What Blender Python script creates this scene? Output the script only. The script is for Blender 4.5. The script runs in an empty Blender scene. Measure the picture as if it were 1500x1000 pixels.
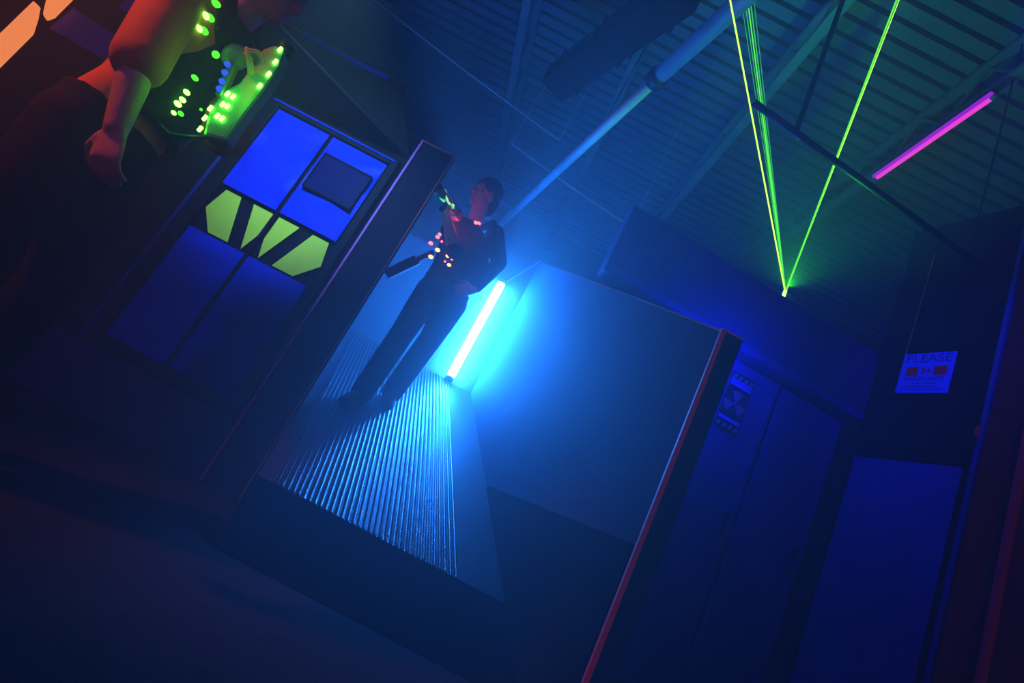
import bpy, bmesh, math, random
from mathutils import Vector, Matrix, noise
random.seed(4)
S = bpy.context.scene
COL = S.collection
PI = math.pi

# ------------------------------------------------------------------ camera
ZC = 0.5                                   # the photographer crouches, camera half a metre above the floor
VX, VY, HOR = 1240.0, -2380.0, 230.0       # zenith vanishing point, horizon offset (measured)
D = math.hypot(VX, VY)
F = math.sqrt(HOR * D)
PITCH = math.atan(F / D)
UX, UY = VX / D, VY / D
CP, SP = math.cos(PITCH), math.sin(PITCH)
cam_d = bpy.data.cameras.new('camera'); cam = bpy.data.objects.new('camera', cam_d); COL.objects.link(cam)
cam_d.sensor_width = 36; cam_d.lens = F * 36 / 1500; cam_d.clip_start = 0.02; cam_d.clip_end = 60
fwd = Vector((0, CP, SP)); up0 = Vector((0, -SP, CP)); rt0 = Vector((1, 0, 0))
rgt = rt0 * (-UY) + up0 * UX               # image x axis
upv = up0 * (-UY) - rt0 * UX               # image y axis (upwards)
M = Matrix((rgt, upv, -fwd)).transposed().to_4x4(); M.translation = Vector((0, 0, ZC))
cam.matrix_world = M
S.camera = cam

def ray(px, py):
    dx, dy = px - 750, py - 500
    u = dx * UX + dy * UY; r = dx * (-UY) + dy * UX
    return Vector((r, F * CP - u * SP, F * SP + u * CP))
def at(px, py, y):
    """point on the vertical plane at distance y that the photo shows at px, py"""
    q = ray(px, py); q = q * (y / q.y); q.z += ZC
    return q
def at_z(px, py, z):
    q = ray(px, py); q = q * ((z - ZC) / q.z); q.z += ZC
    return q

# ------------------------------------------------------------------ materials
def mat(name, col, rough=.6, metal=0., spec=.5, emit=None, estr=0., var=0., vscale=8., bump=0., bscale=60.):
    m = bpy.data.materials.new(name); m.use_nodes = True
    nt = m.node_tree; b = nt.nodes['Principled BSDF']
    b.inputs['Base Color'].default_value = (*col, 1); b.inputs['Roughness'].default_value = rough
    b.inputs['Metallic'].default_value = metal; b.inputs['Specular IOR Level'].default_value = spec
    if emit:
        b.inputs['Emission Color'].default_value = (*emit, 1); b.inputs['Emission Strength'].default_value = estr
    if var or bump:
        tc = nt.nodes.new('ShaderNodeTexCoord')
    if var:
        n = nt.nodes.new('ShaderNodeTexNoise'); n.inputs['Scale'].default_value = vscale; n.inputs['Detail'].default_value = 5
        nt.links.new(tc.outputs['Object'], n.inputs['Vector'])
        r = nt.nodes.new('ShaderNodeValToRGB')
        r.color_ramp.elements[0].position = .3; r.color_ramp.elements[1].position = .7
        r.color_ramp.elements[0].color = (*[c * (1 - var) for c in col], 1)
        r.color_ramp.elements[1].color = (*[min(1, c * (1 + var)) for c in col], 1)
        nt.links.new(n.outputs['Fac'], r.inputs['Fac']); nt.links.new(r.outputs['Color'], b.inputs['Base Color'])
    if bump:
        n2 = nt.nodes.new('ShaderNodeTexNoise'); n2.inputs['Scale'].default_value = bscale; n2.inputs['Detail'].default_value = 4
        nt.links.new(tc.outputs['Object'], n2.inputs['Vector'])
        bp = nt.nodes.new('ShaderNodeBump'); bp.inputs['Strength'].default_value = bump; bp.inputs['Distance'].default_value = .01
        nt.links.new(n2.outputs['Fac'], bp.inputs['Height']); nt.links.new(bp.outputs['Normal'], b.inputs['Normal'])
    return m
def glow(name, col, s):
    m = bpy.data.materials.new(name); m.use_nodes = True
    nt = m.node_tree; nt.nodes.clear()
    e = nt.nodes.new('ShaderNodeEmission'); o = nt.nodes.new('ShaderNodeOutputMaterial')
    e.inputs['Color'].default_value = (*col, 1); e.inputs['Strength'].default_value = s
    nt.links.new(e.outputs[0], o.inputs['Surface'])
    return m

MT = dict(
    carpet=mat('black_carpet', (.022, .012, .011), .95, spec=.1, var=.4, vscale=30, bump=.6, bscale=200),
    fadeblack=mat('black_ramp_fade', (.006, .006, .007), 1., spec=.02, var=.3, vscale=40, bump=.5, bscale=200),
    deck=mat('painted_roof_deck', (.16, .18, .21), .6, var=.15, vscale=3),
    steel=mat('painted_joist_steel', (.17, .19, .22), .55, var=.2, vscale=6),
    darkmetal=mat('black_metal', (.02, .02, .022), .5, metal=.4),
    pipe=mat('white_painted_pipe', (.8, .82, .85), .45, var=.1, vscale=5),
    hall=mat('dark_hall_wall', (.035, .03, .04), .9, spec=.1, var=.3, vscale=2),
    partition=mat('dark_painted_partition', (.05, .055, .065), .7, var=.15, vscale=3, bump=.15, bscale=25),
    rampwall=mat('grey_painted_partition', (.045, .085, .15), .75, spec=.2, var=.12, vscale=2.5, bump=.15, bscale=20),
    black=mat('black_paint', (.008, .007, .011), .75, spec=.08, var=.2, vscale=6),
    lamppanel=mat('white_painted_board', (.12, .12, .13), .55, var=.05, vscale=5),
    matte=mat('matte_black_duct', (.003, .003, .004), 1., spec=.0),
    cap=mat('black_end_board', (.014, .008, .032), .7, spec=.1, var=.3, vscale=9),
    purpletape=mat('purple_fluorescent_tape', (.55, .12, .75), .6),
    redtape=mat('red_fluorescent_tape', (.85, .09, .08), .6),
    orangetape=mat('orange_edge_tape', (.55, .12, .04), .6),
    ramp=mat('grey_ramp_board', (.025, .03, .04), .5, var=.15, vscale=4),
    rubber=mat('ribbed_rubber', (.018, .02, .025), .30, spec=.9, var=.2, vscale=10, bump=.35, bscale=90),
    doorblue=mat('blue_fluorescent_paint', (.004, .03, .95), .5, spec=.12, var=.06, vscale=3),
    doorgreen=mat('yellow_green_fluorescent_paint', (.85, 1., .09), .6, spec=.1, var=.05, vscale=10),
    doorframe=mat('black_door_frame', (.006, .006, .02), .6, spec=.12),
    vent=mat('dark_window', (.003, .004, .10), .5, spec=.08),
    uvblue=mat('deep_blue_paint', (.02, .02, .30), .5, var=.12, vscale=3, bump=.12, bscale=14),
    uvslab=mat('blue_grey_bulkhead', (.02, .022, .16), .6, var=.15, vscale=2),
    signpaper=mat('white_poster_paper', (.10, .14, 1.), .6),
    signink=mat('poster_ink', (.03, .02, .30), .6),
    signred=mat('poster_red', (.95, .01, .02), .6),
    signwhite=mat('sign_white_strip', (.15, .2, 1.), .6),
    signgreen=mat('sign_yellow_green', (.22, .42, .22), .6),
    signblack=mat('sign_black', (.01, .012, .015), .6),
    purplepatch=mat('violet_fluorescent_paint', (.25, .06, .75), .6),
    darkred=mat('dark_red_brown_board', (.14, .03, .025), .7, var=.25, vscale=5),
    skin=mat('skin', (.55, .28, .2), .5, bump=.05, bscale=150),
    hair=mat('dark_hair', (.02, .014, .012), .6, bump=.6, bscale=120),
    shirt=mat('black_shirt', (.012, .014, .022), .9, spec=.1, var=.2, vscale=12, bump=.25, bscale=12),
    redshirt=mat('orange_red_shirt', (.62, .13, .04), .8, var=.15, vscale=9, bump=.25, bscale=14),
    jeans=mat('dark_blue_jeans', (.012, .02, .06), .9, spec=.1, var=.25, vscale=20, bump=.3, bscale=16),
    trousers=mat('black_trousers', (.02, .010, .010), .9, spec=.1, var=.2, vscale=16, bump=.3, bscale=14),
    vestblack=mat('black_vest_nylon', (.012, .012, .015), .6, spec=.2, bump=.3, bscale=30),
    plastic=mat('grey_phaser_plastic', (.14, .16, .15), .35, bump=.1, bscale=40),
    clear=mat('pale_phaser_shell', (.22, .42, .2), .3),
    shoe=mat('dark_shoes', (.03, .03, .035), .6),
    eye=mat('eye_white', (.7, .7, .7), .3),
    capcloth=mat('dark_cap_cloth', (.012, .02, .05), .85, bump=.3, bscale=40),
    laserbox=mat('laser_housing', (.02, .02, .022), .4, metal=.6),
    lens=mat('clear_tube_shade', (.5, .2, .6), .3),
)
GL = dict(
    tube=glow('blue_white_tube', (.016, .20, 1.), 600.),
    uvtube=glow('magenta_tube', (1., .055, .75), 1.25),
    uvreflect=glow('violet_reflection_glow', (.42, .01, .9), 1.0),
    bluetube=glow('blacklight_tube', (.012, .012, 1.), 12.),
    orange=glow('orange_light_panel', (1., .27, .085), 1.15),
    laser=glow('green_laser', (.42, 1., .05), 3.),
    laserfine=glow('fine_green_laser', (.06, .85, .03), 1.1),
    laserwide=glow('wide_green_laser', (.12, 1., .015), 1.6),
    green=glow('green_led', (.11, 1., .04), 16.),
    greendim=glow('green_lit_lens', (.10, 1., .03), 1.4),
    blueled=glow('blue_led', (.02, .09, 1.), 1.3),
    red=glow('red_led', (1., .10, .10), 5.),
    hotred=glow('orange_red_led', (1., .30, .06), 6.),
    gunlight=glow('mint_phaser_light', (.08, 1., .25), 1.1),
    gunpale=glow('pale_phaser_light', (.45, 1., .5), 1.1),
)

# ------------------------------------------------------------------ mesh building
class MB:
    def __init__(s): s.bm = bmesh.new()
    def prism(s, pts, ext):
        ext = Vector(ext); a = [s.bm.verts.new(Vector(p)) for p in pts]; b = [s.bm.verts.new(Vector(p) + ext) for p in pts]
        n = len(pts); s.bm.faces.new(a); s.bm.faces.new(b[::-1])
        for i in range(n):
            s.bm.faces.new((a[i], b[i], b[(i + 1) % n], a[(i + 1) % n]))
        return s
    def box(s, c, size, ax=None):
        c = Vector(c); X, Y, Z = ax or (Vector((1, 0, 0)), Vector((0, 1, 0)), Vector((0, 0, 1)))
        hx, hy, hz = X * size[0] / 2, Y * size[1] / 2, Z * size[2] / 2
        s.prism([c - hx - hy - hz, c + hx - hy - hz, c + hx + hy - hz, c - hx + hy - hz], hz * 2); return s
    def tube(s, p0, p1, r, r1=None, n=12):
        return s.path([p0, p1], [r, r if r1 is None else r1], n)
    def path(s, pts, rad, n=12):
        pts = [Vector(p) for p in pts]
        if not hasattr(rad, '__len__'): rad = [rad] * len(pts)
        rings = []; prev = None
        for i, p in enumerate(pts):
            d = (pts[min(i + 1, len(pts) - 1)] - pts[max(i - 1, 0)]).normalized()
            if prev is None:
                a = d.orthogonal().normalized()
            else:
                a = (prev - d * prev.dot(d)).normalized()
            prev = a; b = d.cross(a)
            rings.append([s.bm.verts.new(p + (a * math.cos(t) + b * math.sin(t)) * rad[i]) for t in [2 * PI * k / n for k in range(n)]])
        s._skin(rings); return s
    def loft(s, rings, n=20):
        """rings: (centre, half-axis vector a, half-axis vector b)"""
        rr = []
        for c, a, b in rings:
            c, a, b = Vector(c), Vector(a), Vector(b)
            rr.append([s.bm.verts.new(c + a * math.cos(2 * PI * k / n) + b * math.sin(2 * PI * k / n)) for k in range(n)])
        s._skin(rr); return s
    def _skin(s, rr):
        n = len(rr[0])
        for i in range(len(rr) - 1):
            for k in range(n):
                s.bm.faces.new((rr[i][k], rr[i][(k + 1) % n], rr[i + 1][(k + 1) % n], rr[i + 1][k]))
        s.bm.faces.new(rr[0][::-1]); s.bm.faces.new(rr[-1])
    def ball(s, c, r, ax=None, seg=16):
        if not hasattr(r, '__len__'): r = (r, r, r)
        X, Y, Z = ax or (Vector((1, 0, 0)), Vector((0, 1, 0)), Vector((0, 0, 1)))
        m = Matrix((Vector(X) * r[0], Vector(Y) * r[1], Vector(Z) * r[2])).transposed().to_4x4(); m.translation = Vector(c)
        bmesh.ops.create_uvsphere(s.bm, u_segments=seg, v_segments=max(6, seg // 2), radius=1, matrix=m); return s
    def limb(s, pts, rad, n=14):
        """rounded tapered limb through joints"""
        s.path(pts, rad, n)
        for p, r in zip(pts, rad): s.ball(p, r, seg=n)
        return s
    def build(s, name, m, parent=None, smooth=False, bevel=0., remesh=0., smooths=0):
        bmesh.ops.recalc_face_normals(s.bm, faces=s.bm.faces)
        me = bpy.data.meshes.new(name); s.bm.to_mesh(me); s.bm.free()
        o = bpy.data.objects.new(name, me); COL.objects.link(o)
        if remesh:
            md = o.modifiers.new('r', 'REMESH'); md.mode = 'VOXEL'; md.voxel_size = remesh
            if smooths:
                ms = o.modifiers.new('s', 'SMOOTH'); ms.iterations = smooths; ms.factor = .5
            dg = bpy.context.evaluated_depsgraph_get(); dg.update()
            nm = bpy.data.meshes.new_from_object(o.evaluated_get(dg)); nm.name = name
            o.modifiers.clear(); o.data = nm; smooth = True
        if bevel:
            md = o.modifiers.new('b', 'BEVEL'); md.width = bevel; md.segments = 2; md.limit_method = 'ANGLE'
        if smooth:
            for p in o.data.polygons: p.use_smooth = True
        o.data.materials.clear(); o.data.materials.append(m)
        if parent is not None:
            # mesh coordinates become local to the thing
            o.data.transform(Matrix.Translation(-world_loc(parent))); o.parent = parent
        return o
def world_loc(o):
    v = Vector(o.location)
    while o.parent: o = o.parent; v = v + o.location
    return v
def thing(name, label, cat, loc, group=None):
    o = bpy.data.objects.new(name, None); COL.objects.link(o); o.location = loc; o.empty_display_size = .1
    return tag(o, label, cat, group)
def tag(o, label, cat, group=None):
    o['label'] = label; o['category'] = cat
    if group: o['group'] = group
    return o
def struct(o): o['kind'] = 'structure'; return o
def text_mesh(body, size, name, m, parent, origin, xa, za, depth=.002, align='CENTER'):
    cu = bpy.data.curves.new('t', 'FONT'); cu.body = body; cu.size = size; cu.align_x = align; cu.align_y = 'CENTER'; cu.extrude = depth
    t = bpy.data.objects.new('t', cu); COL.objects.link(t)
    dg = bpy.context.evaluated_depsgraph_get(); dg.update()
    me = bpy.data.meshes.new_from_object(t.evaluated_get(dg)); bpy.data.objects.remove(t)
    xa, za = Vector(xa).normalized(), Vector(za).normalized()
    mm = Matrix((xa, za, xa.cross(za))).transposed().to_4x4(); mm.translation = Vector(origin)
    me.transform(mm); me.name = name
    o = bpy.data.objects.new(name, me); COL.objects.link(o); me.materials.clear(); me.materials.append(m)
    if parent is not None:
        me.transform(Matrix.Translation(-world_loc(parent))); o.parent = parent
    return o

# ------------------------------------------------------------------ room shell
X0, X1, Y0, Y1, ZT = -5.2, 5.2, -2.2, 8.6, 5.2
struct(MB().box(((X0 + X1) / 2, (Y0 + Y1) / 2, -.05), (X1 - X0, Y1 - Y0, .1)).build('floor', MT['carpet']))
b = MB()
pitch, gro, dep = .15, .045, .06
y = Y0; prof = []
while y < Y1:
    prof += [(y, ZT), (y + pitch - gro, ZT), (y + pitch - gro + .004, ZT + dep), (y + pitch - .004, ZT + dep)]
    y += pitch
prof.append((Y1, ZT))
lo = [[b.bm.verts.new((x, yy, zz)) for yy, zz in prof] for x in (X0, X1)]
for i in range(len(prof) - 1):
    b.bm.faces.new((lo[0][i], lo[0][i + 1], lo[1][i + 1], lo[1][i]))
hi = [[b.bm.verts.new((x, yy, ZT + .12)) for yy in (Y0, Y1)] for x in (X0, X1)]
b.bm.faces.new((hi[0][0], hi[1][0], hi[1][1], hi[0][1]))
struct(b.build('ceiling', MT['deck']))
for nm, c, sz in (('wall_left', (X0 - .05, (Y0 + Y1) / 2, ZT / 2), (.1, Y1 - Y0, ZT + .1)), ('wall_right', (X1 + .05, (Y0 + Y1) / 2, ZT / 2), (.1, Y1 - Y0, ZT + .1)),
                  ('wall_back', (0, Y1 + .05, ZT / 2), (X1 - X0, .1, ZT + .1)), ('wall_front', (0, Y0 - .05, ZT / 2), (X1 - X0, .1, ZT + .1))):
    struct(MB().box(c, sz).build(nm, MT['hall']))

# ------------------------------------------------------------------ roof joists (open-web, running away from the camera)
def joist(x, label):
    t = thing('roof_joist', label, 'roof joist', (x, Y0, 4.8), 'open-web steel joists under the roof deck')
    ya, yb = Y0 + .02, Y1 - .02
    MB().box((x, (ya + yb) / 2, 4.80), (.085, yb - ya, .05)).build('bottom_chord', MT['steel'], t, bevel=.004)
    MB().box((x, (ya + yb) / 2, 5.165), (.085, yb - ya, .05)).build('top_chord', MT['steel'], t, bevel=.004)
    w = MB(); y = ya + .1; k = 0
    while y + .3 < yb:
        za, zb = (4.81, 5.15) if k % 2 == 0 else (5.15, 4.81)
        w.tube((x, y, za), (x, y + .3, zb), .013, n=8); y += .3; k += 1
    w.build('web', MT['steel'], t)
for x, l in ((-1.38, 'steel roof joist farthest left, high above the angled canopy'), (-.2, 'steel roof joist with open web crossing the round pipe'),
             (1.02, 'steel roof joist running just left of the green laser beams to the hazy back'), (2.32, 'steel roof joist directly over the magenta tube'),
             ):
    joist(x, l)

# round duct / pipe running parallel to the ramp
pA, pB = Vector((-.85, 6.4, 3.7)), Vector((.72, .8, 3.7))
pd = (pB - pA).normalized()
t = thing('sprinkler_main', 'pale round pipe under the roof, brightly lit blue, slanting toward the ramp', 'pipe', pA)
joint = at_z(963, 114, 3.7)
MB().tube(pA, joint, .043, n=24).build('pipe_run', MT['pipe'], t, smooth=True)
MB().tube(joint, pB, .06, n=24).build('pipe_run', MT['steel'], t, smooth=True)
MB().tube(joint - pd * .05, joint + pd * .04, .075, n=24).build('coupling', MT['darkmetal'], t, smooth=True)
for s_ in (.9, 2.4):
    q = joint - pd * (s_ - 1.6)
    MB().tube(q + Vector((0, 0, .04)), Vector((q.x, q.y, ZT + .01)), .006, n=8).build('hanger_rod', MT['darkmetal'], t)
# dark duct above it, parallel
dA, dB = at_z(815, 122, 4.45), at_z(1010, -22, 4.45)
t = thing('air_duct', 'dark boxy duct under the roof deck left of the pale round pipe', 'duct', dA)
dd = (dB - dA); dd.normalize(); dn = Vector((-dd.y, dd.x, 0))
MB().box((dA + dB) / 2, ((dB - dA).length, .30, .26), (dd, dn, Vector((0, 0, 1)))).build('duct_body', MT['matte'], t, bevel=.01)
for s_ in (.15, .5, .85):
    q = dA.lerp(dB, s_)
    MB().box(q, (.03, .33, .29), (dd, dn, Vector((0, 0, 1)))).build('flange', MT['matte'], t)
    MB().tube(q + dn * .1 + Vector((0, 0, .12)), (q.x + dn.x * .1, q.y + dn.y * .1, ZT + .01), .008, n=8).build('hanger_rod', MT['darkmetal'], t)

# dark pipe crossing in front of the laser beams
qA, qB = at_z(1104, 150, 3.2), at_z(1440, 392, 3.2)
t = thing('rigging_pipe', 'thin black rigging pipe crossing in front of the green laser beams', 'pipe', qA)
MB().tube(qA, qB, .021, n=16).build('pipe_run', MT['darkmetal'], t, smooth=True)
hp = qA.lerp(qB, .17)
MB().tube(hp, (hp.x - .05, hp.y + .02, ZT + .01), .016, n=10).build('hanger_rod', MT['darkmetal'], t)
hp2 = qA.lerp(qB, .93)
MB().tube(hp2, (hp2.x, hp2.y, ZT + .01), .007, n=10).build('hanger_rod', MT['darkmetal'], t)
MB().ball(qA.lerp(qB, .185) - Vector((0, 0, .026)), .007, seg=10).build('eyebolt', MT['pipe'], t)

# thin suspension cables in the hazy middle
for (a, b_, yy, l) in (((560, 8), (812, 200), (4.35, 4.75), 'thin pale cable strung overhead left of the pale round pipe'),
                       ((772, 226), (920, 329), (4.75, 4.95), 'thin pale cable strung behind the lower end of the round pipe')):
    p, q = at(*a, yy[0]), at(*b_, yy[1])
    p2, q2 = p + (p - q) * .15, q + (q - p) * .03
    mb = MB(); mb.path([p2.lerp(q2, k / 10) - Vector((0, 0, .02 * math.sin(PI * k / 10))) for k in range(11)], .005, 6)
    for e_ in (p2, q2): mb.tube(e_, (e_.x, e_.y, ZT + .01), .003, n=5)
    tag(mb.build('suspension_cable', MT['pipe']), l, 'cable', 'thin overhead cables')

# ------------------------------------------------------------------ ramp and its partitions
RS = .478
def rz(y): return ZC + .197 + RS * (y - 3.39)
RY0, RY1 = 3.39 - (.197 + ZC) / RS, 4.6
def lx(y): return -.80 - .29 * (y - 2.82)       # left partition, inner face
def rx(y): return -.109 - .256 * (y - 4.6)      # right partition, inner face
t = thing('ramp', 'narrow ramp with a ribbed rubber mat rising to the glowing white tube', 'ramp', (0, RY0, 0))
pl = [(lx(RY0) - .0, RY0), (rx(RY0), RY0), (rx(RY1), RY1), (lx(RY1), RY1)]
b = MB()
vt = [b.bm.verts.new((x, y, max(rz(y) - .012, .002))) for x, y in pl]; vb = [b.bm.verts.new((x, y, .0)) for x, y in pl]
b.bm.faces.new(vt); b.bm.faces.new(vb[::-1])
for i in range(4):
    b.bm.faces.new((vt[i], vb[i], vb[(i + 1) % 4], vt[(i + 1) % 4]))
b.build('ramp_board', MT['ramp'], t)
# ribbed mat: real ribs running up the slope
b = MB()
def ml(y): return lx(y) + .07
def mr(y): return rx(y) - .22
npch = 34
prof = []
for i in range(npch):
    a0, a1 = i / npch, (i + 1) / npch; w = a1 - a0
    prof += [(a0, 0.), (a0 + w * .30, 0.), (a0 + w * .42, .0065), (a0 + w * .60, .008), (a0 + w * .84, .0065)]
prof.append((1., 0.))
ys = [2.34 + (RY1 - .02 - 2.34) * k / 40 for k in range(41)]
nrm = Vector((0, -RS, 1)).normalized()
rows = []
for yy in ys:
    rows.append([b.bm.verts.new(Vector((ml(yy) + (mr(yy) - ml(yy)) * u, yy, rz(yy))) + nrm * h) for u, h in prof])
for r0, r1 in zip(rows, rows[1:]):
    for k in range(len(prof) - 1):
        b.bm.faces.new((r0[k], r0[k + 1], r1[k + 1], r1[k]))
b.build('ribbed_mat', MT['rubber'], t)
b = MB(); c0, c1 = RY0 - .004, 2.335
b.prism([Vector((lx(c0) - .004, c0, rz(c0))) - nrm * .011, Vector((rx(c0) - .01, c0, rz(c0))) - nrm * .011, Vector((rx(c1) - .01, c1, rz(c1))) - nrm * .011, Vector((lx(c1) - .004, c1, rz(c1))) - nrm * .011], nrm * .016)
b.build('dark_fade_strip', MT['fadeblack'], t)  # added black strip, puts the fade to dark into the lower ramp's colour

# left partition: end board facing the camera, runs back along the ramp
PZ = 2.167
t = thing('partition_wall', 'tall dark partition end board with a violet taped left edge, beside the blue door', 'partition', (-.9, 2.82, 0))
y2 = 4.75
b = MB()
prof_l = [(2.86, 0, PZ), (y2, 0, PZ + .44 * (y2 - 2.86))]
fl = []
for (yy, z0, z1) in prof_l:
    fl.append([b.bm.verts.new((lx(yy) - .10 * k, yy, z)) for k in (0, 1) for z in (z0, z1)])
a, c = fl
for q in ((a[0], a[1], c[1], c[0]), (a[2], c[2], c[3], a[3]), (a[1], a[3], c[3], c[1]), (a[0], c[0], c[2], a[2]), (a[0], a[2], a[3], a[1]), (c[0], c[1], c[3], c[2])):
    b.bm.faces.new(q)
b.build('side_panel', MT['rampwall'], t)
MB().box((-.912, 2.84, PZ / 2), (.212, .04, PZ)).build('end_board', MT['cap'], t, bevel=.003)
MB().box((-1.0145, 2.816, PZ / 2), (.012, .012, PZ)).build('edge_tape', MT['purpletape'], t)
MB().box((-.8085, 2.817, PZ / 2), (.004, .008, PZ)).build('edge_tape', MT['orangetape'], t)
MB().box((-.912, 2.84, PZ + .004), (.216, .046, .008)).build('top_edge', MT['orangetape'], t)

# right partition of the ramp
t = thing('partition_wall', 'ramp side partition lit blue with a red taped front edge', 'partition', (.64, 1.71, 0))
ya, yb = 1.71, 4.6
za, zb = 1.385, 2.661
th = .08
b = MB()
sec = []
for yy, z1 in ((ya, za), (yb, zb)):
    sec.append([b.bm.verts.new((rx(yy) + (th + .004) * k, yy, z)) for k in (0, 1) for z in (0, z1)])
a, c = sec
for q in ((a[0], a[1], c[1], c[0]), (a[2], c[2], c[3], a[3]), (a[1], a[3], c[3], c[1]), (a[0], c[0], c[2], a[2]), (a[0], a[2], a[3], a[1]), (c[0], c[1], c[3], c[2])):
    b.bm.faces.new(q)
b.build('side_panel', MT['rampwall'], t)
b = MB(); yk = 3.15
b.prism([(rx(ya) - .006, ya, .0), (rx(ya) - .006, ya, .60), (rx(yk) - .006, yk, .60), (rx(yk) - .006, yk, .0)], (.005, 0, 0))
b.build('dark_fade_panel', MT['black'], t)  # added black panel, stands in for the wall foot falling into darkness
MB().box((rx(ya) + th / 2 + .002, ya - .012, za / 2), (th, .02, za)).build('end_board', MT['cap'], t, bevel=.002)
MB().box((rx(ya) + .005, ya - .021, za / 2), (.017, .014, za)).build('edge_tape', MT['redtape'], t)
MB().path([(rx(ya) + .01, ya, za + .004), (rx(yb) + .01, yb, zb + .004)], .006, 6).build('top_edge', MT['pipe'], t)
MB().box((rx(ya) + th / 2, ya - .01, za + .004), (th, .024, .008)).build('top_edge', MT['pipe'], t)

# end partition at the top of the ramp (slanted top corner)
t = thing('partition_wall', 'low end partition behind the white tube with a slanted top corner', 'partition', (-.7, 4.6, 1.2))
xl = lx(4.6) - .02; xr = rx(4.6)
b = MB()
b.prism([(xl, 4.62, 0), (xr, 4.62, 0), (xr, 4.62, zb), (-.349, 4.62, 2.318), (xl, 4.62, 2.318)], (0, .06, 0))
b.build('board', MT['lamppanel'], t)

# glowing tube on the end partition
tb, tt = at(661, 557, 4.55), at(733, 411, 4.55)
tx = (tb.x + tt.x) / 2
t = thing('tube_light', 'glowing blue-white fluorescent tube standing upright at the top of the ramp', 'tube light', (tx, 4.55, tb.z))
MB().tube((tx, 4.54, tb.z + .02), (tx, 4.54, tt.z - .02), .036, n=20).build('tube', GL['tube'], t, smooth=True)
for z in (tb.z + .01, tt.z - .01):
    MB().tube((tx, 4.54, z - .015), (tx, 4.54, z + .015), .038, n=16).build('end_cap', MT['pipe'], t, smooth=True)
MB().box((tx, 4.598, (tb.z + tt.z) / 2), (.05, .04, tt.z - tb.z + .02)).build('batten', MT['pipe'], t, bevel=.004)
mb = MB(); e1 = Vector((tx + .01, 4.59, tt.z + .0)); e2 = Vector((xr - .005, 4.605, zb + .012))
mb.path([e1, e1.lerp(e2, .5) - Vector((0, 0, .004)), e2], .006, 8)
tag(mb.build('power_cord', MT['pipe']), 'thin pale cord rising from the white tube to the partition corner', 'cord')
jb = at(645, 488, 4.584)
t = thing('junction_box', 'small dark junction box beside the white tube behind the person', 'box', jb)
MB().box(jb, (.09, .07, .14)).build('box_body', MT['black'], t, bevel=.006)
MB().box(jb - Vector((0, .038, 0)), (.08, .006, .13)).build('cover', MT['darkmetal'], t, bevel=.002)

# ------------------------------------------------------------------ left wall with the double door
WY = 2.82
b = MB()
b.prism([(-5.2, WY, 0), (-1.022, WY, 0), (-1.022, WY, 2.02), (-1.30, WY, 2.44), (-5.2, WY, 2.44)], (0, .10, 0))
struct(b.build('wall_door_side', MT['black']))
# angled canopy above the door
t = thing('canopy', 'dark angled canopy board over the blue double door', 'canopy', (-1.6, 2.5, 2.0))
pts = [(-1.02, WY - .004), (-1.585, 2.32), (-2.05, 1.92), (-2.6, WY - .004)]
MB().prism([(x, y, 2.012) for x, y in pts], (0, 0, .014)).build('soffit_board', MT['black'], t)
# lit trim strip on the wall top
p, q = at(446, 57, WY), at(572, 114, WY)
tag(MB().box(((p.x + q.x) / 2, WY - .008, 2.425), (q.x - p.x, .03, .022)).build('edge_strip', MT['doorblue']), 'thin blue-lit strip along the wall top above the dark canopy', 'edge strip')
# tall blue post edge behind the near player
p, q = at(375, 67, 2.62), at(450, -15, 2.62)
tag(MB().box((p.x, 2.60, 2.012 + 1.0), (.016, .016, 1.98)).build('corner_post', MT['doorblue']),
    'thin blue corner post rising above the canopy behind the near player', 'post')

t = thing('double_door', 'blue double door with yellow-green hazard stripes and a dark window', 'door', (-1.43, WY - .03, .36))
dx0, dx1, dz0, dz1 = -1.795, -1.085, .375, 1.905
fy = WY - .025
xm = -1.447
def bx(b, x0, x1, z0, z1, y, th): b.box(((x0 + x1) / 2, y, (z0 + z1) / 2), (x1 - x0, th, z1 - z0)); return b
b = MB()
bx(b, dx0 - .075, dx0, dz0 - .05, dz1 + .05, fy, .06); bx(b, dx1, dx1 + .045, dz0 - .05, dz1 + .05, fy, .06)
bx(b, dx0, dx1, dz1, dz1 + .05, fy, .06); bx(b, dx0, dx1, dz0 - .05, dz0, fy, .06)
b.build('frame', MT['doorframe'], t, bevel=.004)
MB().box(((dx0 + dx1) / 2 - .01, fy - .034, dz1 + .028), (dx1 - dx0 + .06, .008, .008)).build('frame_bead', MT['doorblue'], t)
MB().box((dx0 - .082, fy - .01, (dz0 + dz1) / 2), (.018, .05, dz1 - dz0 + .1)).build('frame_bead', MT['uvblue'], t)
gz0, gz1 = 1.075, 1.335
def wavy(x0, x1, z0, z1, amp, seed, name, parent, n=36):
    """sheet skin, creases added to shade the panel in soft shadow bands"""
    b = MB(); g = []
    for i in range(n + 1):
        row = []
        for k in range(n + 1):
            u, v = i / n, k / n; x = x0 + (x1 - x0) * u; z = z0 + (z1 - z0) * v
            e = min(1, 8 * min(u, 1 - u, v, 1 - v))
            w = math.sin(2 * PI * (1.55 * v + .42 * math.sin(1.6 * u + seed) + seed * .37)) + .6 * math.sin(2 * PI * (2.7 * v - .7 * u * u + seed * 1.3))
            row.append(b.bm.verts.new((x, fy - .010 - amp * 1.7 - amp * e * w, z)))
        g.append(row)
    for i in range(n):
        for k in range(n):
            b.bm.faces.new((g[i][k], g[i + 1][k], g[i + 1][k + 1], g[i][k + 1]))
    return b.build(name, MT['doorblue'], parent, smooth=True)
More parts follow.
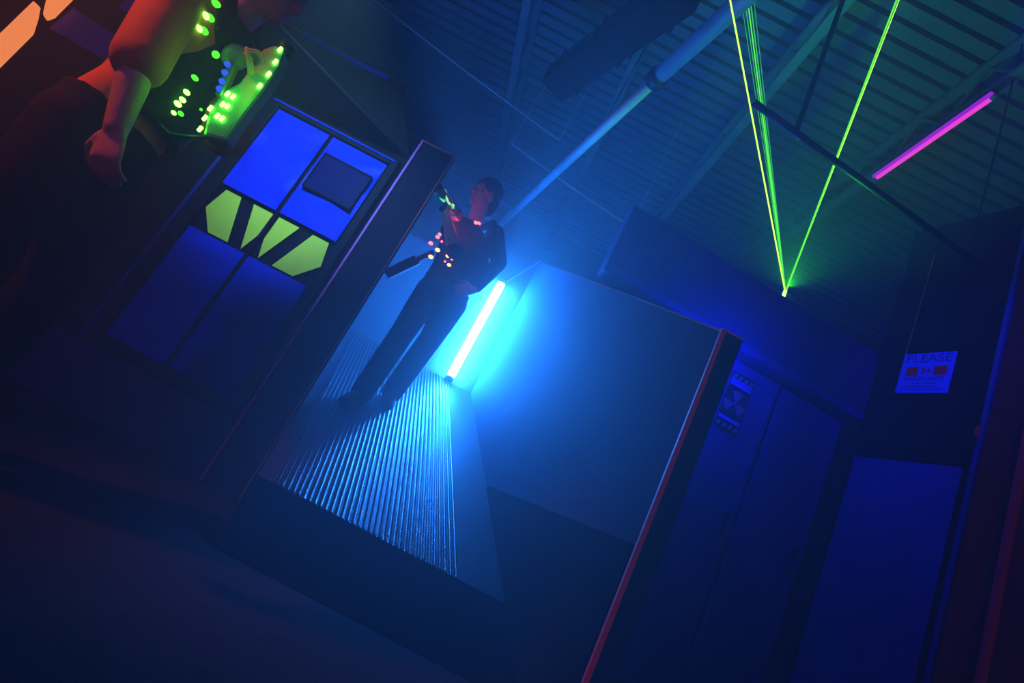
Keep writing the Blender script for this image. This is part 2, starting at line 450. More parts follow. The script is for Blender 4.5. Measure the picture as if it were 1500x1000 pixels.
for li, (x0, x1) in enumerate(((dx0 + .012, xm - .012), (xm + .012, dx1 - .006))):
    lf = bx(MB(), x0 - .004, x1 + .004, dz0 + .004, dz1 - .004, fy + .012, .016).build('door_leaf', MT['doorframe'], t)
    wavy(x0, x1, gz1 + .014, dz1 - .012, .011, .9 + li, 'upper_panel', lf)
    wavy(x0, x1, dz0 + .012, gz0 - .014, .009, 2.3 + li * 1.4, 'lower_panel', lf)
    # hazard band: chevron stripes meeting at the centre line
    sgn = 1 if li == 0 else -1
    w = x1 - x0
    def P(u, v):   # u from outer edge to the middle, v up
        x = x0 + w * u if li == 0 else x1 - w * u
        return (x, fy - .008, gz0 + (gz1 - gz0) * v)
    for poly in ([(.0, .45), (.10, .98), (.38, .98), (.64, 0), (.28, 0)], [(.62, .98), (.98, .98), (.98, .42), (.88, 0)]):
        MB().prism([P(u, v) for u, v in poly], (0, -.004, 0)).build('hazard_stripe', MT['doorgreen'], lf)
    if li == 1:
        bx(MB(), x0 + .035, x1 - .03, 1.545, 1.765, fy - .042, .03).build('window', MT['vent'], lf, bevel=.003)
        fr = MB(); wx0, wx1, wz0, wz1 = x0 + .028, x1 - .022, 1.537, 1.773
        bx(fr, wx0, wx0 + .008, wz0, wz1, fy - .042, .044); bx(fr, wx1 - .008, wx1, wz0, wz1, fy - .042, .044)
        bx(fr, wx0, wx1, wz1 - .008, wz1, fy - .042, .044); bx(fr, wx0, wx1, wz0, wz0 + .008, fy - .042, .044)
        fr.build('window_frame', MT['doorframe'], lf)
# low plinth board under the door
tag(MB().box((-1.55, WY - .02, .16), (1.04, .03, .30)).build('kick_board', MT['uvslab']), 'dark kick board under the blue double door', 'board')

# violet painted blocks and orange light panels on the far left
def wall_shape(pxs, y, th, m, name, parent=None, o=(0, 0)):
    return MB().prism([at(px + o[0], py + o[1], y) for px, py in pxs], (0, th, 0)).build(name, m, parent)
tag(MB().prism([(-3.14, WY - .012, 1.70), (-2.70, WY - .012, 1.68), (-2.72, WY - .012, 1.84), (-3.12, WY - .012, 1.88)], (0, .011, 0)).build('painted_panel', MT['purplepatch']),
    'dim violet panel nearest the orange light bars', 'panel', 'violet panels on the door wall')
tag(MB().prism([(-2.93, WY - .012, 2.01), (-2.71, WY - .012, 2.02), (-2.72, WY - .012, 2.11), (-2.93, WY - .012, 2.12)], (0, .011, 0)).build('painted_panel', MT['purplepatch']),
    'brighter violet panel higher up, right behind the player back', 'panel', 'violet panels on the door wall')
for poly, l in (([(-3.275, 1.25), (-3.275, 1.785), (-3.238, 1.775), (-3.20, 1.71), (-3.155, 1.612), (-3.155, 1.13)], 'glowing orange light bar, the lower one with its top cut at a slant'),
                ([(-3.245, 1.86), (-3.180, 1.74), (-3.155, 1.725), (-3.135, 1.76), (-3.135, 2.35), (-3.26, 2.35)], 'glowing orange light bar, the upper one at the frame top')):
    c = Vector((poly[0][0], WY - .03, poly[0][1]))
    t = thing('light_bar', l, 'light', c, 'orange light bars on the door wall')
    MB().prism([(x, WY - .05, z) for x, z in poly], (0, .02, 0)).build('diffuser', GL['orange'], t)
    MB().prism([(x, WY - .029, z) for x, z in poly], (0, .028, 0)).build('housing', MT['darkmetal'], t)

# ------------------------------------------------------------------ right structure: bulkhead, doors, signs
a0, a1 = Vector((.293, 2.96, 0)), Vector((2.26, 3.19, 0))
sx = (a1 - a0).normalized(); sn = Vector((sx.y, -sx.x, 0)); zz = Vector((0, 0, 1))   # sn points to the camera
L = (a1 - a0).length
def on(u, z, off=0.): return a0 + sx * u + zz * z + sn * off
def uof(x): return (x - a0.x) / sx.x
t = thing('bulkhead', 'broad dark blue bulkhead over the blue doors with the laser on top', 'bulkhead', a0 + zz * 2.03)
MB().prism([on(0, 2.045), on(L, 2.045), on(L, 2.55), on(0, 2.55)], -sn * .12).build('face_board', MT['uvslab'], t, bevel=.004)
MB().prism([on(0, 2.055, .004), on(L, 2.055, .004), on(L, 2.10, .004), on(0, 2.10, .004)], -sn * .01).build('lower_rail', MT['uvblue'], t, bevel=.002)
b = MB(); b.prism([on(.14, 0, -.10), on(L, 0, -.10), on(L, 2.045, -.10), on(.14, 2.045, -.10)], -sn * .04)
struct(b.build('wall_right_inner', MT['black']))
us = [uof(.58), uof(1.262), uof(1.69), uof(2.19)]
MBp = MB().prism([on(us[0], .02, -.05), on(us[1] - .01, .02, -.05), on(us[1] - .01, 2.0, -.05), on(us[0], 2.0, -.05)], -sn * .04)
struct(MBp.build('wall_panel_right', MT['uvblue']))
for i, l in enumerate((None, 'dark blue door with the radiation hazard sign on it',
                       'dark blue door right of the narrow black gap, no sign')):
    if l is None: continue
    u0, u1 = us[i], us[i + 1]
    t = thing('door', l, 'door', on(u0, 0, -.04), 'blue doors under the bulkhead')
    MB().prism([on(u0 + .012, .02, -.05), on(u1 - .014, .02, -.05), on(u1 - .014, 2.0, -.05), on(u0 + .012, 2.0, -.05)], -sn * .04).build('leaf', MT['uvblue'], t, bevel=.006)
    MB().prism([on(u1 - .055, .02, -.045), on(u1 - .02, .02, -.045), on(u1 - .02, 2.0, -.045), on(u1 - .055, 2.0, -.045)], -sn * .012).build('stile', MT['uvblue'], t, bevel=.003)
    hu = u1 - .09
    MB().tube(on(hu, .95, -.01), on(hu, 1.10, -.01), .008, n=10).tube(on(hu, .96, -.05), on(hu, .96, -.01), .006, n=8).tube(on(hu, 1.09, -.05), on(hu, 1.09, -.01), .006, n=8).build('handle', MT['darkmetal'], t)

# radiation hazard sign on the door
u0, u1 = uof(1.335), uof(1.497)
su = (u0 + u1) / 2; sw = u1 - u0
z_hi, z_lo = 1.925, 1.545
t = thing('hazard_sign', 'black hazard sign with green radiation trefoil and bright DANGER strip', 'sign', on(su, z_lo, -.04))
MB().prism([on(u0, z_lo, -.038), on(u1, z_lo, -.038), on(u1, z_hi, -.038), on(u0, z_hi, -.038)], -sn * .008).build('plate', MT['signblack'], t)
def strip(za_, zb_, m, nm, off=-.036):
    MB().prism([on(u0 + .004, za_, off), on(u1 - .004, za_, off), on(u1 - .004, zb_, off), on(u0 + .004, zb_, off)], -sn * .002).build(nm, m, t)
strip(1.835, 1.877, MT['signwhite'], 'word_strip')
strip(1.605, 1.625, MT['signwhite'], 'word_strip')
text_mesh("DANGER", .038, 'lettering', MT['signink'], t, on(su, 1.856, -.0335), sx, zz, .0008)
for zc_ in (1.895, 1.572):
    for k in range(4):
        c = u0 + sw * (.14 + .25 * k)
        MB().prism([on(c - .018, zc_ - .014, -.036), on(c + .006, zc_ - .014, -.036), on(c + .018, zc_ + .014, -.036), on(c - .006, zc_ + .014, -.036)], -sn * .0015).build('hazard_stripe', MT['signgreen'], t)
b = MB(); tc = 1.73; R0, R1 = .018, .078
for k in range(3):
    ang0 = PI / 2 + k * 2 * PI / 3
    arc = [ang0 - PI / 6 + PI / 3 * j / 8 for j in range(9)]
    pts = [on(su + R0 * math.cos(a_), tc + R0 * math.sin(a_), -.036) for a_ in (arc[-1], arc[0])] + [on(su + R1 * math.cos(a_), tc + R1 * math.sin(a_), -.036) for a_ in arc]
    b.prism(pts, -sn * .0015)
b.prism([on(su + .011 * math.cos(2 * PI * j / 14), tc + .011 * math.sin(2 * PI * j / 14), -.036) for j in range(14)], -sn * .0015)
b.build('trefoil', MT['signgreen'], t)

# sign wall coming toward the camera
w0, w1 = Vector((2.26, 3.19, 0)), Vector((2.462, 2.58, 0))
wx = (w1 - w0).normalized(); wn = Vector((wx.y, -wx.x, 0))
if wn.x > 0: wn = -wn
WL = (w1 - w0).length
def ow(u, z, off=0.): return w0 + wx * u + zz * z + wn * off
def uw(y): return (y - w0.y) / wx.y
b = MB(); b.prism([ow(0, 0), ow(WL, 0), ow(WL, 3.6), ow(0, 3.6)], -wn * .08)
struct(b.build('wall_sign_side', MT['black']))
b = MB(); b.prism([ow(.03, 1.815, .012), ow(WL - .035, 1.815, .012), ow(WL - .035, 1.885, .012), ow(.03, 1.885, .012)], -wn * .012)
tag(b.build('dark_rail', MT['black']), 'black horizontal rail on the side wall below the poster', 'rail')
b = MB(); b.prism([ow(.03, .1, .006), ow(WL - .03, .1, .006), ow(WL - .03, 1.80, .006), ow(.03, 1.80, .006)], -wn * .006)
tag(b.build('wall_panel', MT['uvblue']), 'plain blue wall panel below the black rail under the poster', 'panel')
t = thing('corner_post', 'tall blue-lit corner post right of the poster at the frame edge', 'post', (2.47, 2.57, 0))
MB().box((2.472, 2.565, 1.8), (.022, .03, 3.6)).build('post', MT['uvblue'], t, bevel=.003)
rp = at(1432, 632, 2.545)
MB().box(rp, (.02, .02, .06)).build('reflector', MT['redtape'], t, bevel=.003)
# red-brown board beyond the post
r0, r1 = Vector((2.49, 2.56, 0)), Vector((4.2, 2.2, 0))
rn = Vector(((r1 - r0).y, -(r1 - r0).x, 0)).normalized()
b = MB(); b.prism([r0, r1, r1 + zz * 3.6, r0 + zz * 3.6], -rn * .08)
struct(b.build('wall_right_near', MT['darkred']))
q = at(1490, 690, 2.45)
tag(MB().box((q.x + .03, 2.46, 1.2), (.03, .03, 2.4)).build('edge_strip', MT['redtape']), 'thin dark red edge strip at the far right frame edge', 'edge strip')

# poster
yA, yB = 3.035, 2.757
t = thing('poster', 'bright blue-lit PLEASE notice poster with a red bar on the side wall', 'poster', ow(uw(yA), 2.25, .005))
ua, ub = uw(yA), uw(yB)
za_, zb_ = 2.255, 2.54
pw = ub - ua; um = (ua + ub) / 2
def pr(u0, u1, z0, z1, off, m, nm):
    MB().prism([ow(u0, z0, off), ow(u1, z0, off), ow(u1, z1, off), ow(u0, z1, off)], wn * .0015).build(nm, m, t)
MB().prism([ow(ua, za_, .003), ow(ub, za_, .003), ow(ub, zb_, .003), ow(ua, zb_, .003)], wn * .004).build('sheet', MT['signpaper'], t)
text_mesh('PLEASE', .083, 'lettering', MT['signink'], t, ow(um, zb_ - .042, .0085), wx, zz, .0008)
zr0, zr1 = za_ + .125, za_ + .185
pr(ua + .035, um - .045, zr0, zr1, .007, MT['signred'], 'red_bar'); pr(um + .045, ub - .03, zr0, zr1, .007, MT['signred'], 'red_bar')
text_mesh('24', .058, 'lettering', MT['signred'], t, ow(um, (zr0 + zr1) / 2, .0085), wx, zz, .0008)
text_mesh('WARNING', .046, 'lettering', MT['signink'], t, ow(um, za_ + .098, .0085), wx, zz, .0008)
b = MB()
for zl, n_, mrg in ((.066, 9, .07), (.046, 12, .05), (.026, 14, .03)):
    u = ua + mrg
    for k in range(n_):
        wln = (pw - 2 * mrg) / n_
        wl = wln * random.uniform(.55, .85)
        b.prism([ow(u, za_ + zl - .004, .007), ow(u + wl, za_ + zl - .004, .007), ow(u + wl, za_ + zl + .004, .007), ow(u, za_ + zl + .004, .007)], wn * .001)
        u += wln
b.build('small_print', MT['signink'], t)
# faint cord above the poster
p, q = at(1343, 430, 2.98), at(1322, 515, 3.03)
tag(MB().tube(ow(uw(3.03), 2.54, .01), ow(uw(3.03) + .01, 3.35, .01), .004, n=6).build('hanging_cord', MT['orangetape']), 'thin faint orange cord on the wall above the poster', 'cord')

# ------------------------------------------------------------------ magenta tube under the roof
e0, e1 = at_z(1283, 262, 4.6), at_z(1456, 141, 4.6)
lxm = (e0.x + e1.x) / 2
t = thing('blacklight_tube', 'glowing magenta tube hung under the roof at upper right', 'tube light', ((e0.x + e1.x) / 2, e1.y, 4.6))
MB().tube((lxm, e0.y - .02, 4.6), (lxm, e1.y + .02, 4.6), .017, n=16).build('tube', GL['uvtube'], t, smooth=True)
MB().prism([(lxm - .034, e0.y, 4.60), (lxm - .034, e0.y, 4.63), (lxm - .004, e0.y, 4.63), (lxm - .012, e0.y, 4.60)], (0, e1.y - e0.y, 0)).build('violet_reflection', GL['uvreflect'], t)  # fixture's violet reflection of the tube, put in as a glowing strip
MB().box((lxm, (e0.y + e1.y) / 2, 4.66), (.05, e0.y - e1.y, .045)).build('batten', MT['darkmetal'], t, bevel=.004)
for yy in (e0.y, e1.y):
    MB().tube((lxm, yy - .02, 4.6), (lxm, yy + .02, 4.6), .019, n=14).build('end_cap', MT['lens'], t, smooth=True)
for yy in (e0.y - .15, e1.y + .15):
    MB().tube((lxm, yy, 4.68), (lxm, yy, 4.83), .004, n=6).build('hanger', MT['darkmetal'], t)

# ------------------------------------------------------------------ laser projector and beams
lp = at(1150, 427, 3.30)
t = thing('laser_projector', 'small black laser projector sitting on the bulkhead top', 'projector', (lp.x, 3.36, 2.55))
MB().box((lp.x, lp.y + .04, 2.615), (.14, .14, .10)).build('housing', MT['laserbox'], t, bevel=.006)
MB().tube((lp.x, lp.y, 2.66), (lp.x, lp.y, lp.z + .008), .011, n=14).build('aperture', GL['green'], t)
MB().box((lp.x, lp.y - .02, 2.557), (.06, .26, .012)).build('foot', MT['laserbox'], t)
def beam(px, py, yend, r, m, label, off=0, stop=None):
    p = at(px, py, yend); s = lp + Vector((off, 0, .005)); d = p - s
    k = (ZT + .02 - s.z) / d.z if stop is None else stop
    tag(MB().tube(s, s + d * k, r, n=8).build('laser_beam', m), label, 'laser beam', 'green laser beams from the bulkhead')
beam(1069.5, 0, 2.28, .0045, GL['laser'], 'bright yellow-green laser beam, leftmost and passing in front of the round pipe', -.002)
for k, (px, m, r, l) in enumerate(((1088, 'laserfine', .0018, 'fine faint green beam, first right of the bright left laser line'),
                                   (1093, 'laserfine', .003, 'fine faint green beam, second right of the bright left laser line'),
                                   (1097, 'laserwide', .0045, 'thickest green beam of the narrow fan behind the round pipe'),
                                   (1101, 'laserfine', .0042, 'green beam just right of the thickest one in the narrow fan'),
                                   (1106, 'laserfine', .0018, 'faint beam at the right rim of the narrow laser fan'))):
    beam(px, 15, 3.4, r, GL[m], l, .001 * k)
beam(1313.5, 0, 2.85, .0062, GL['laserwide'], 'thick green laser beam slanting right toward the magenta tube', .004)
beam(1317, 0, 2.85, .003, GL['laser'], 'thin bright line along the right laser beam', .0045)

# ------------------------------------------------------------------ people
def head_mesh(b, c, face, up, side, s=1.0):
    """c: centre of the head; face, up, side: unit axes"""
    f, u, r = face, up, side
    A = lambda a, bb, cc: c + f * a * s + u * bb * s + r * cc * s
    b.ball(A(-.012, .035, 0), (.092 * s, .076 * s, .094 * s), (f, r, u), 20)
    b.ball(A(.022, -.045, 0), (.068 * s, .058 * s, .075 * s), (f, r, u), 18)
    b.ball(A(.062, -.098, 0), (.026 * s, .030 * s, .022 * s), (f, r, u), 12)       # chin
    b.limb([A(.078, .018, 0), A(.098, -.022, 0), A(.100, -.030, 0)], [.010 * s, .014 * s, .015 * s], 10)  # nose
    for q in (-1, 1):
        b.ball(A(.092, -.034, .012 * q), .0095 * s, seg=8)
        b.limb([A(.076, .030, .016 * q), A(.066, .032, .048 * q)], [.012 * s, .010 * s], 8)     # brow
        b.ball(A(.060, -.020, .040 * q), .022 * s, seg=10)                                     # cheekbone
        b.ball(A(-.005, -.004, .077 * q), (.020 * s, .010 * s, .032 * s), (f, r, u), 10)       # ear
    b.limb([A(.076, -.062, -.020), A(.086, -.061, 0), A(.076, -.062, .020)], [.008 * s, .010 * s, .008 * s], 8)
    b.limb([A(.074, -.072, -.018), A(.083, -.073, 0), A(.074, -.072, .018)], [.008 * s, .010 * s, .008 * s], 8)
def hand(b, w, d, palm, curl=.6, side=1, s=1.0):
    """w wrist, d hand direction, palm = palm-facing normal; curl 0 flat .. 1 fist"""
    d = d.normalized(); palm = (palm - d * palm.dot(d)).normalized(); x = d.cross(palm) * side   # x toward the thumb
    b.loft([(w - d * .01, x * .026 * s, palm * .018 * s), (w + d * .03 * s, x * .036 * s, palm * .016 * s), (w + d * .075 * s, x * .042 * s, palm * .014 * s), (w + d * .092 * s, x * .038 * s, palm * .010 * s)], 14)
    for k, (off, ln) in enumerate(((.030, .072), (.010, .080), (-.010, .074), (-.029, .058))):
        p = w + d * .085 * s + x * off * s; a = 0; pts = [p - d * .02]; rad = [.0095 * s]
        pts.append(p); rad.append(.0095 * s)
        for j, fr in enumerate((.45, .32, .23)):
            a += curl * (1.25, 1.35, .9)[j]
            p = p + (d * math.cos(a) + palm * math.sin(a)) * ln * fr * s
            pts.append(p); rad.append((.009, .0085, .0075)[j] * s)
        b.limb(pts, rad, 10)
    p = w + d * .025 * s + x * .030 * s
    t1 = p + (d * .6 + x * .75 + palm * .3).normalized() * .038 * s
    t2 = t1 + (d * .85 + x * .1 + palm * (.25 + .6 * curl)).normalized() * .032 * s
    t3 = t2 + (d * .8 - x * .25 + palm * (.3 + .7 * curl)).normalized() * .025 * s
    b.limb([p, t1, t2, t3], [.014 * s, .0115 * s, .010 * s, .0085 * s], 10)
def shoe(b, ankle, toe_dir, ground):
    t_ = toe_dir.normalized(); g = Vector((ankle.x, ankle.y, ground))
    sd = Vector((-t_.y, t_.x, 0)).normalized()
    rings = []
    for a, w, h in ((-.075, .028, .035), (-.05, .037, .05), (.0, .040, .055), (.06, .043, .042), (.12, .047, .032), (.165, .04, .024), (.185, .02, .014)):
        c = g + t_ * a + Vector((0, 0, h)) ; c.z = ground + h + t_.z * a
        rings.append((c, sd * w, Vector((0, 0, 1)) * h))
    b.loft(rings, 14)
    b.limb([g + Vector((0, 0, .07)), ankle + Vector((0, 0, .03))], [.043, .045], 12)

# ---- person on the ramp ------------------------------------------------------------------
base = Vector((-.62, 3.45, rz(3.45)))
P1 = thing('person', 'person in dark cap and black vest with red lights, raising a phaser on the ramp', 'person', base)
hc = at(707, 291, 3.36) ; hc.z = 2.335
face = Vector((-.80, -.60, -.06)).normalized(); hup = Vector((.06, -.02, 1)).normalized(); hside = face.cross(hup).normalized(); hup = hside.cross(face)
neck = at(692, 327, 3.40)
shR, shL = at(660, 337, 3.34), at(725, 342, 3.50)          # image-left (his right) and image-right shoulder
hip = at(651, 428, 3.47)
hR, hL = hip + Vector((-.085, -.02, -.04)), hip + Vector((.085, .03, -.03))
fR = Vector((-.675, 3.37, rz(3.37) + .085)); fL = Vector((-.55, 3.60, rz(3.60) + .085))
kR = (hR + fR) / 2 + Vector((.015, -.045, .03)); kL = (hL + fL) / 2 + Vector((.02, -.045, .03))
elR = at(666, 368, 3.08); wrR = at(653, 313, 3.02)
elL = at(731, 385, 3.46); wrL = at(694, 424, 3.36)
chest = (shR + shL) / 2 + Vector((0, 0, -.16))
waist = hip.lerp(chest, .45); chestA = chest
xs = (shL - shR); xs.z = 0; xs.normalize(); yf = Vector((xs.y, -xs.x, 0))     # yf toward the camera
b = MB()
head_mesh(b, hc, face, hup, hside, 1.0)
b.limb([neck - Vector((0, 0, .06)), neck, hc - hup * .08 - face * .015], [.062, .056, .055])
def torso(b, g):
    b.loft([(hip - Vector((0, 0, .10)), xs * (.145 + g), yf * (.105 + g)), (hip, xs * (.165 + g), yf * (.115 + g)), (waist, xs * (.150 + g), yf * (.105 + g)),
            (chest, xs * (.172 + g), yf * (.120 + g)), (chest + Vector((0, 0, .10)), xs * (.175 + g), yf * (.112 + g)),
            (neck - Vector((0, 0, .045)), xs * (.12 + g), yf * (.085 + g)), (neck - Vector((0, 0, .01)), xs * (.065 + g), yf * (.06 + g))], 22)
torso(b, -.012)
for s_, e_, w_ in ((shR, elR, wrR), (shL, elL, wrL)):
    b.limb([s_, s_.lerp(e_, .5), e_, e_.lerp(w_, .35), w_], [.052, .047, .040, .039, .027])
for h_, k_, f_ in ((hR, kR, fR), (hL, kL, fL)):
    b.limb([h_, k_, k_.lerp(f_, .35), f_], [.078, .055, .054, .036])
hdR = (Vector((-.25, -.05, 1))).normalized()
hand(b, wrR, hdR, Vector((-.8, -.5, 0)), .85, 1)
hand(b, wrL, (hip + Vector((.03, -.12, -.02)) - wrL), Vector((-.4, .9, 0)), .35, -1)
body = b.build('body', MT['skin'], P1, remesh=.0065, smooths=3)
# eyes
for q in (-1, 1): MB().ball(hc + face * .073 + hup * .008 + hside * .032 * q, .011, seg=12).build('eye', MT['eye'], P1, smooth=True)
b = MB(); torso(b, .008)
for s_, e_ in ((shR, elR), (shL, elL)):
    b.limb([s_ + Vector((0, 0, .0)), s_.lerp(e_, .5), s_.lerp(e_, .97)], [.068, .062, .056])
b.limb([elL, elL.lerp(wrL, .45), elL.lerp(wrL, .9)], [.056, .050, .042])
b.build('jacket', MT['shirt'], P1, remesh=.010, smooths=4)
b = MB()
b.loft([(hip - Vector((0, 0, .13)), xs * .13, yf * .105), (hip - Vector((0, 0, .05)), xs * .178, yf * .130), (hip + Vector((0, 0, .06)), xs * .178, yf * .125)], 20)
for h_, k_, f_ in ((hR, kR, fR), (hL, kL, fL)):
    b.limb([h_, h_.lerp(k_, .5), k_, k_.lerp(f_, .5), f_ - Vector((0, 0, .02))], [.098, .090, .078, .076, .072])
b.build('trousers', MT['jeans'], P1, remesh=.010, smooths=5)
for f_, td in ((fR, Vector((-.25, -.95, -.45))), (fL, Vector((.25, -.95, -.45)))):
    b = MB(); shoe(b, f_, td, rz(f_.y) + .004); b.build('shoe', MT['shoe'], P1, remesh=.008, smooths=2)
# cap: crown over the back and top of the head, soft band
b = MB()
b.ball(hc - face * .022 + hup * .052, (.103, .092, .088), (face, hside, hup), 22)
b.loft([(hc - face * .018 + hup * .03, face * .104, hside * .090), (hc - face * .018 + hup * .055, face * .105, hside * .091)], 24)
b.limb([hc - face * .075 - hup * .02, hc - face * .075 - hup * .075], [.058, .045])
b.build('cap', MT['capcloth'], P1, remesh=.006, smooths=3)
# vest with lights
b = MB()
vc = chest + yf * .02
b.loft([(waist + yf * .035 - Vector((0, 0, .03)), xs * .135, yf * .125), (waist + yf * .05 + Vector((0, 0, .05)), xs * .172, yf * .155), (chest + yf * .045, xs * .180, yf * .155),
        (chest + yf * .03 + Vector((0, 0, .09)), xs * .165, yf * .13), (neck - Vector((0, 0, .035)), xs * .12, yf * .10)], 24)
for s_ in (shR, shL):
    q = s_.lerp(neck, .35) + Vector((0, 0, .045))
    b.limb([q + yf * .09 - Vector((0, 0, .09)), q + yf * .03, q - yf * .05 - Vector((0, 0, .02))], [.035, .036, .032])
vest = b.build('vest', MT['vestblack'], P1, remesh=.008, smooths=3)
bpy.context.view_layer.update()
# find the visible surface of the vest for the lamps
from mathutils.bvhtree import BVHTree
def surf_bvh(*obs):
    vs_, fs = [], []
    for o in obs:
        off = world_loc(o); n0 = len(vs_)
        vs_ += [v.co + off for v in o.data.vertices]; fs += [tuple(i + n0 for i in p.vertices) for p in o.data.polygons]
    return BVHTree.FromPolygons(vs_, fs)
def on_surf(bv, px, py, fallback):
    d = ray(px, py).normalized(); h = bv.ray_cast(Vector((0, 0, ZC)), d)
    return (h[0], h[1]) if h[0] is not None else (at(px, py, fallback), -d)
bv = surf_bvh(vest)
def led(parent, bvh, px, py, r, m, fb, name='led', rim=True):
    p, n = on_surf(bvh, px, py, fb)
    MB().ball(p + n * r * .1, (r, r, r * .7), None, 12).build(name, m, parent, smooth=True)
for px, py, r, m in ((641, 347, .014, 'red'), (644, 343, .012, 'red'), (631, 356, .015, 'red'), (648, 354, .011, 'red'), (641, 366, .016, 'hotred'), (631, 376, .016, 'hotred'),
                     (660, 362, .015, 'hotred'), (667, 365, .008, 'red'), (666, 374, .016, 'hotred'), (656, 375, .014, 'hotred'), (652, 383, .008, 'red'), (662, 380, .008, 'red'), (658, 388, .014, 'hotred')):
    led(vest, bv, px, py, r, GL[m], 3.15)
for px, py, r in ((697, 326, .014), (702, 327, .012), (671, 316, .011)):
    led(vest, bv, px, py, r, GL['red'], 3.22)
# dark flap sticking out at the waist
p, q = at(568, 401, 3.30), at(616, 378, 3.33)
ax = (q - p).normalized(); nn = Vector((0, -1, 0)); cc = ax.cross(nn).normalized()
b = MB(); b.box(p.lerp(q, .42), ((q - p).length * .95, .03, .068), (ax, nn, cc)); b.tube(p.lerp(q, .8), q + ax * .10, .02, n=10)
b.build('holster', MT['vestblack'], P1, bevel=.006)

# phaser held by the person on the ramp
g0, g1 = at(638, 271, 2.90), at(672, 318, 3.10)
ga = (g0 - g1).normalized(); gs = ga.cross(Vector((0, -1, 0))).normalized(); gn = gs.cross(ga)
t = thing('phaser', 'phaser with mint-green lights raised beside the face of the person on the ramp', 'phaser', g1.lerp(g0, .4))
b = MB(); ln = (g0 - g1).length
b.box(g1.lerp(g0, .5), (ln * .92, .045, .05), (ga, gn, gs)); b.tube(g1.lerp(g0, .8), g0, .020, n=14); b.box(g1.lerp(g0, .08), (.05, .06, .065), (ga, gn, gs))
b.build('shell', MT['plastic'], t, bevel=.008)
MB().tube(g0 - ga * .03, g0 + ga * .012, .027, n=16).build('muzzle', MT['darkmetal'], t, smooth=True)
MB().tube(wrR + hdR * .05 + Vector((-.02, -.01, -.05)), g1.lerp(g0, .45), .019, n=14).build('grip', MT['darkmetal'], t, smooth=True)
cv = -gn if gn.y > 0 else gn
for (a, b_, w, m) in (((639, 280), (650, 294), .018, 'gunlight'), ((650, 281), (660, 298), .024, 'gunpale'), ((659, 294), (664, 304), .014, 'gunlight')):
    yy = g1.lerp(g0, .5).y - .035
    MB().limb([at(*a, yy), at(*b_, yy)], [w * .72, w * .55], 10).build('light_strip', GL[m], t, smooth=True)
q_ = at(663, 301, g1.lerp(g0, .4).y - .045)
MB().ball(q_, .010, seg=10).build('indicator', GL['hotred'], t, smooth=True)

# ---- near player on the left ---------------------------------------------------------------
base = Vector((-1.34, 1.52, 0))
P2 = thing('person', 'near player in red-lit dark clothes and green-lit vest, standing at left with head above frame', 'person', base)
def V(*a): return Vector(a)
neck = V(-1.280, 1.52, 1.47); hc = V(-1.235, 1.52, 1.655)
face = V(.97, .12, -.1).normalized(); hup = V(.1, 0, 1).normalized(); hside = face.cross(hup).normalized(); hup = hside.cross(face)
shR, shL = V(-1.310, 1.345, 1.385), V(-1.265, 1.70, 1.385)
elR, wrR = V(-1.195, 1.285, 1.075), V(-1.125, 1.285, .89)
elL = at(330, 200, 1.50); wrL = at(366, 132, 1.46)
hip = V(-1.350, 1.52, .93); hR, hL = V(-1.350, 1.43, .89), V(-1.350, 1.61, .89)
kR, kL = V(-1.310, 1.42, .49), V(-1.270, 1.63, .49); fR, fL = V(-1.380, 1.42, .085), V(-1.310, 1.65, .085)
fw = V(.99, .1, 0).normalized(); sdv = V(-.1, .99, 0).normalized()
chest = V(-1.295, 1.52, 1.25); waist = V(-1.320, 1.52, 1.07)
b = MB(); head_mesh(b, hc, face, hup, hside, 1.0)
b.limb([neck - V(0, 0, .06), neck, hc - hup * .08 - face * .015], [.062, .057, .056])
def torso2(b, g):
    b.loft([(hip - V(0, 0, .10), fw * (.10 + g), sdv * (.14 + g)), (hip, fw * (.112 + g), sdv * (.16 + g)), (waist, fw * (.10 + g), sdv * (.145 + g)), (chest, fw * (.118 + g), sdv * (.165 + g)),
            (chest + V(0, 0, .11), fw * (.11 + g), sdv * (.17 + g)), (neck - V(0, 0, .045), fw * (.085 + g), sdv * (.115 + g)), (neck - V(0, 0, .005), fw * (.06 + g), sdv * (.06 + g))], 22)
torso2(b, -.012)
for s_, e_, w_ in ((shR, elR, wrR), (shL, elL, wrL)):
    b.limb([s_, s_.lerp(e_, .5), e_, e_.lerp(w_, .35), w_], [.054, .047, .040, .039, .028])
for h_, k_, f_ in ((hR, kR, fR), (hL, kL, fL)):
    b.limb([h_, k_, k_.lerp(f_, .35), f_], [.078, .055, .054, .036])
hand(b, wrR, V(.35, 0, -1), V(.1, 1, 0), .45, -1)
ph0, ph1 = at(298, 196, 1.40), at(404, 78, 1.40)     # phaser axis, butt to muzzle
hand(b, wrL, (at(384, 106, 1.44) - wrL), V(-.9, -.3, 0), .8, 1)
b.build('body', MT['skin'], P2, remesh=.0065, smooths=3)
for q in (-1, 1): MB().ball(hc + face * .073 + hup * .008 + hside * .032 * q, .011, seg=12).build('eye', MT['eye'], P2, smooth=True)
b = MB(); b.ball(hc - face * .02 + hup * .05, (.104, .092, .085), (face, hside, hup), 22); b.limb([hc - face * .07 - hup * .01, hc - face * .065 - hup * .07], [.062, .05])
b.build('hair', MT['hair'], P2, remesh=.007, smooths=2)
b = MB(); torso2(b, .008)
for s_, e_ in ((shR, elR), (shL, elL)):
    b.limb([s_, s_.lerp(e_, .5), s_.lerp(e_, .97)], [.072, .070, .068])
shirt2 = b.build('shirt', MT['redshirt'], P2, remesh=.010, smooths=4)
b = MB()
b.loft([(hip - V(0, 0, .13), fw * .105, sdv * .13), (hip - V(0, 0, .05), fw * .130, sdv * .178), (hip + V(0, 0, .06), fw * .125, sdv * .172)], 20)
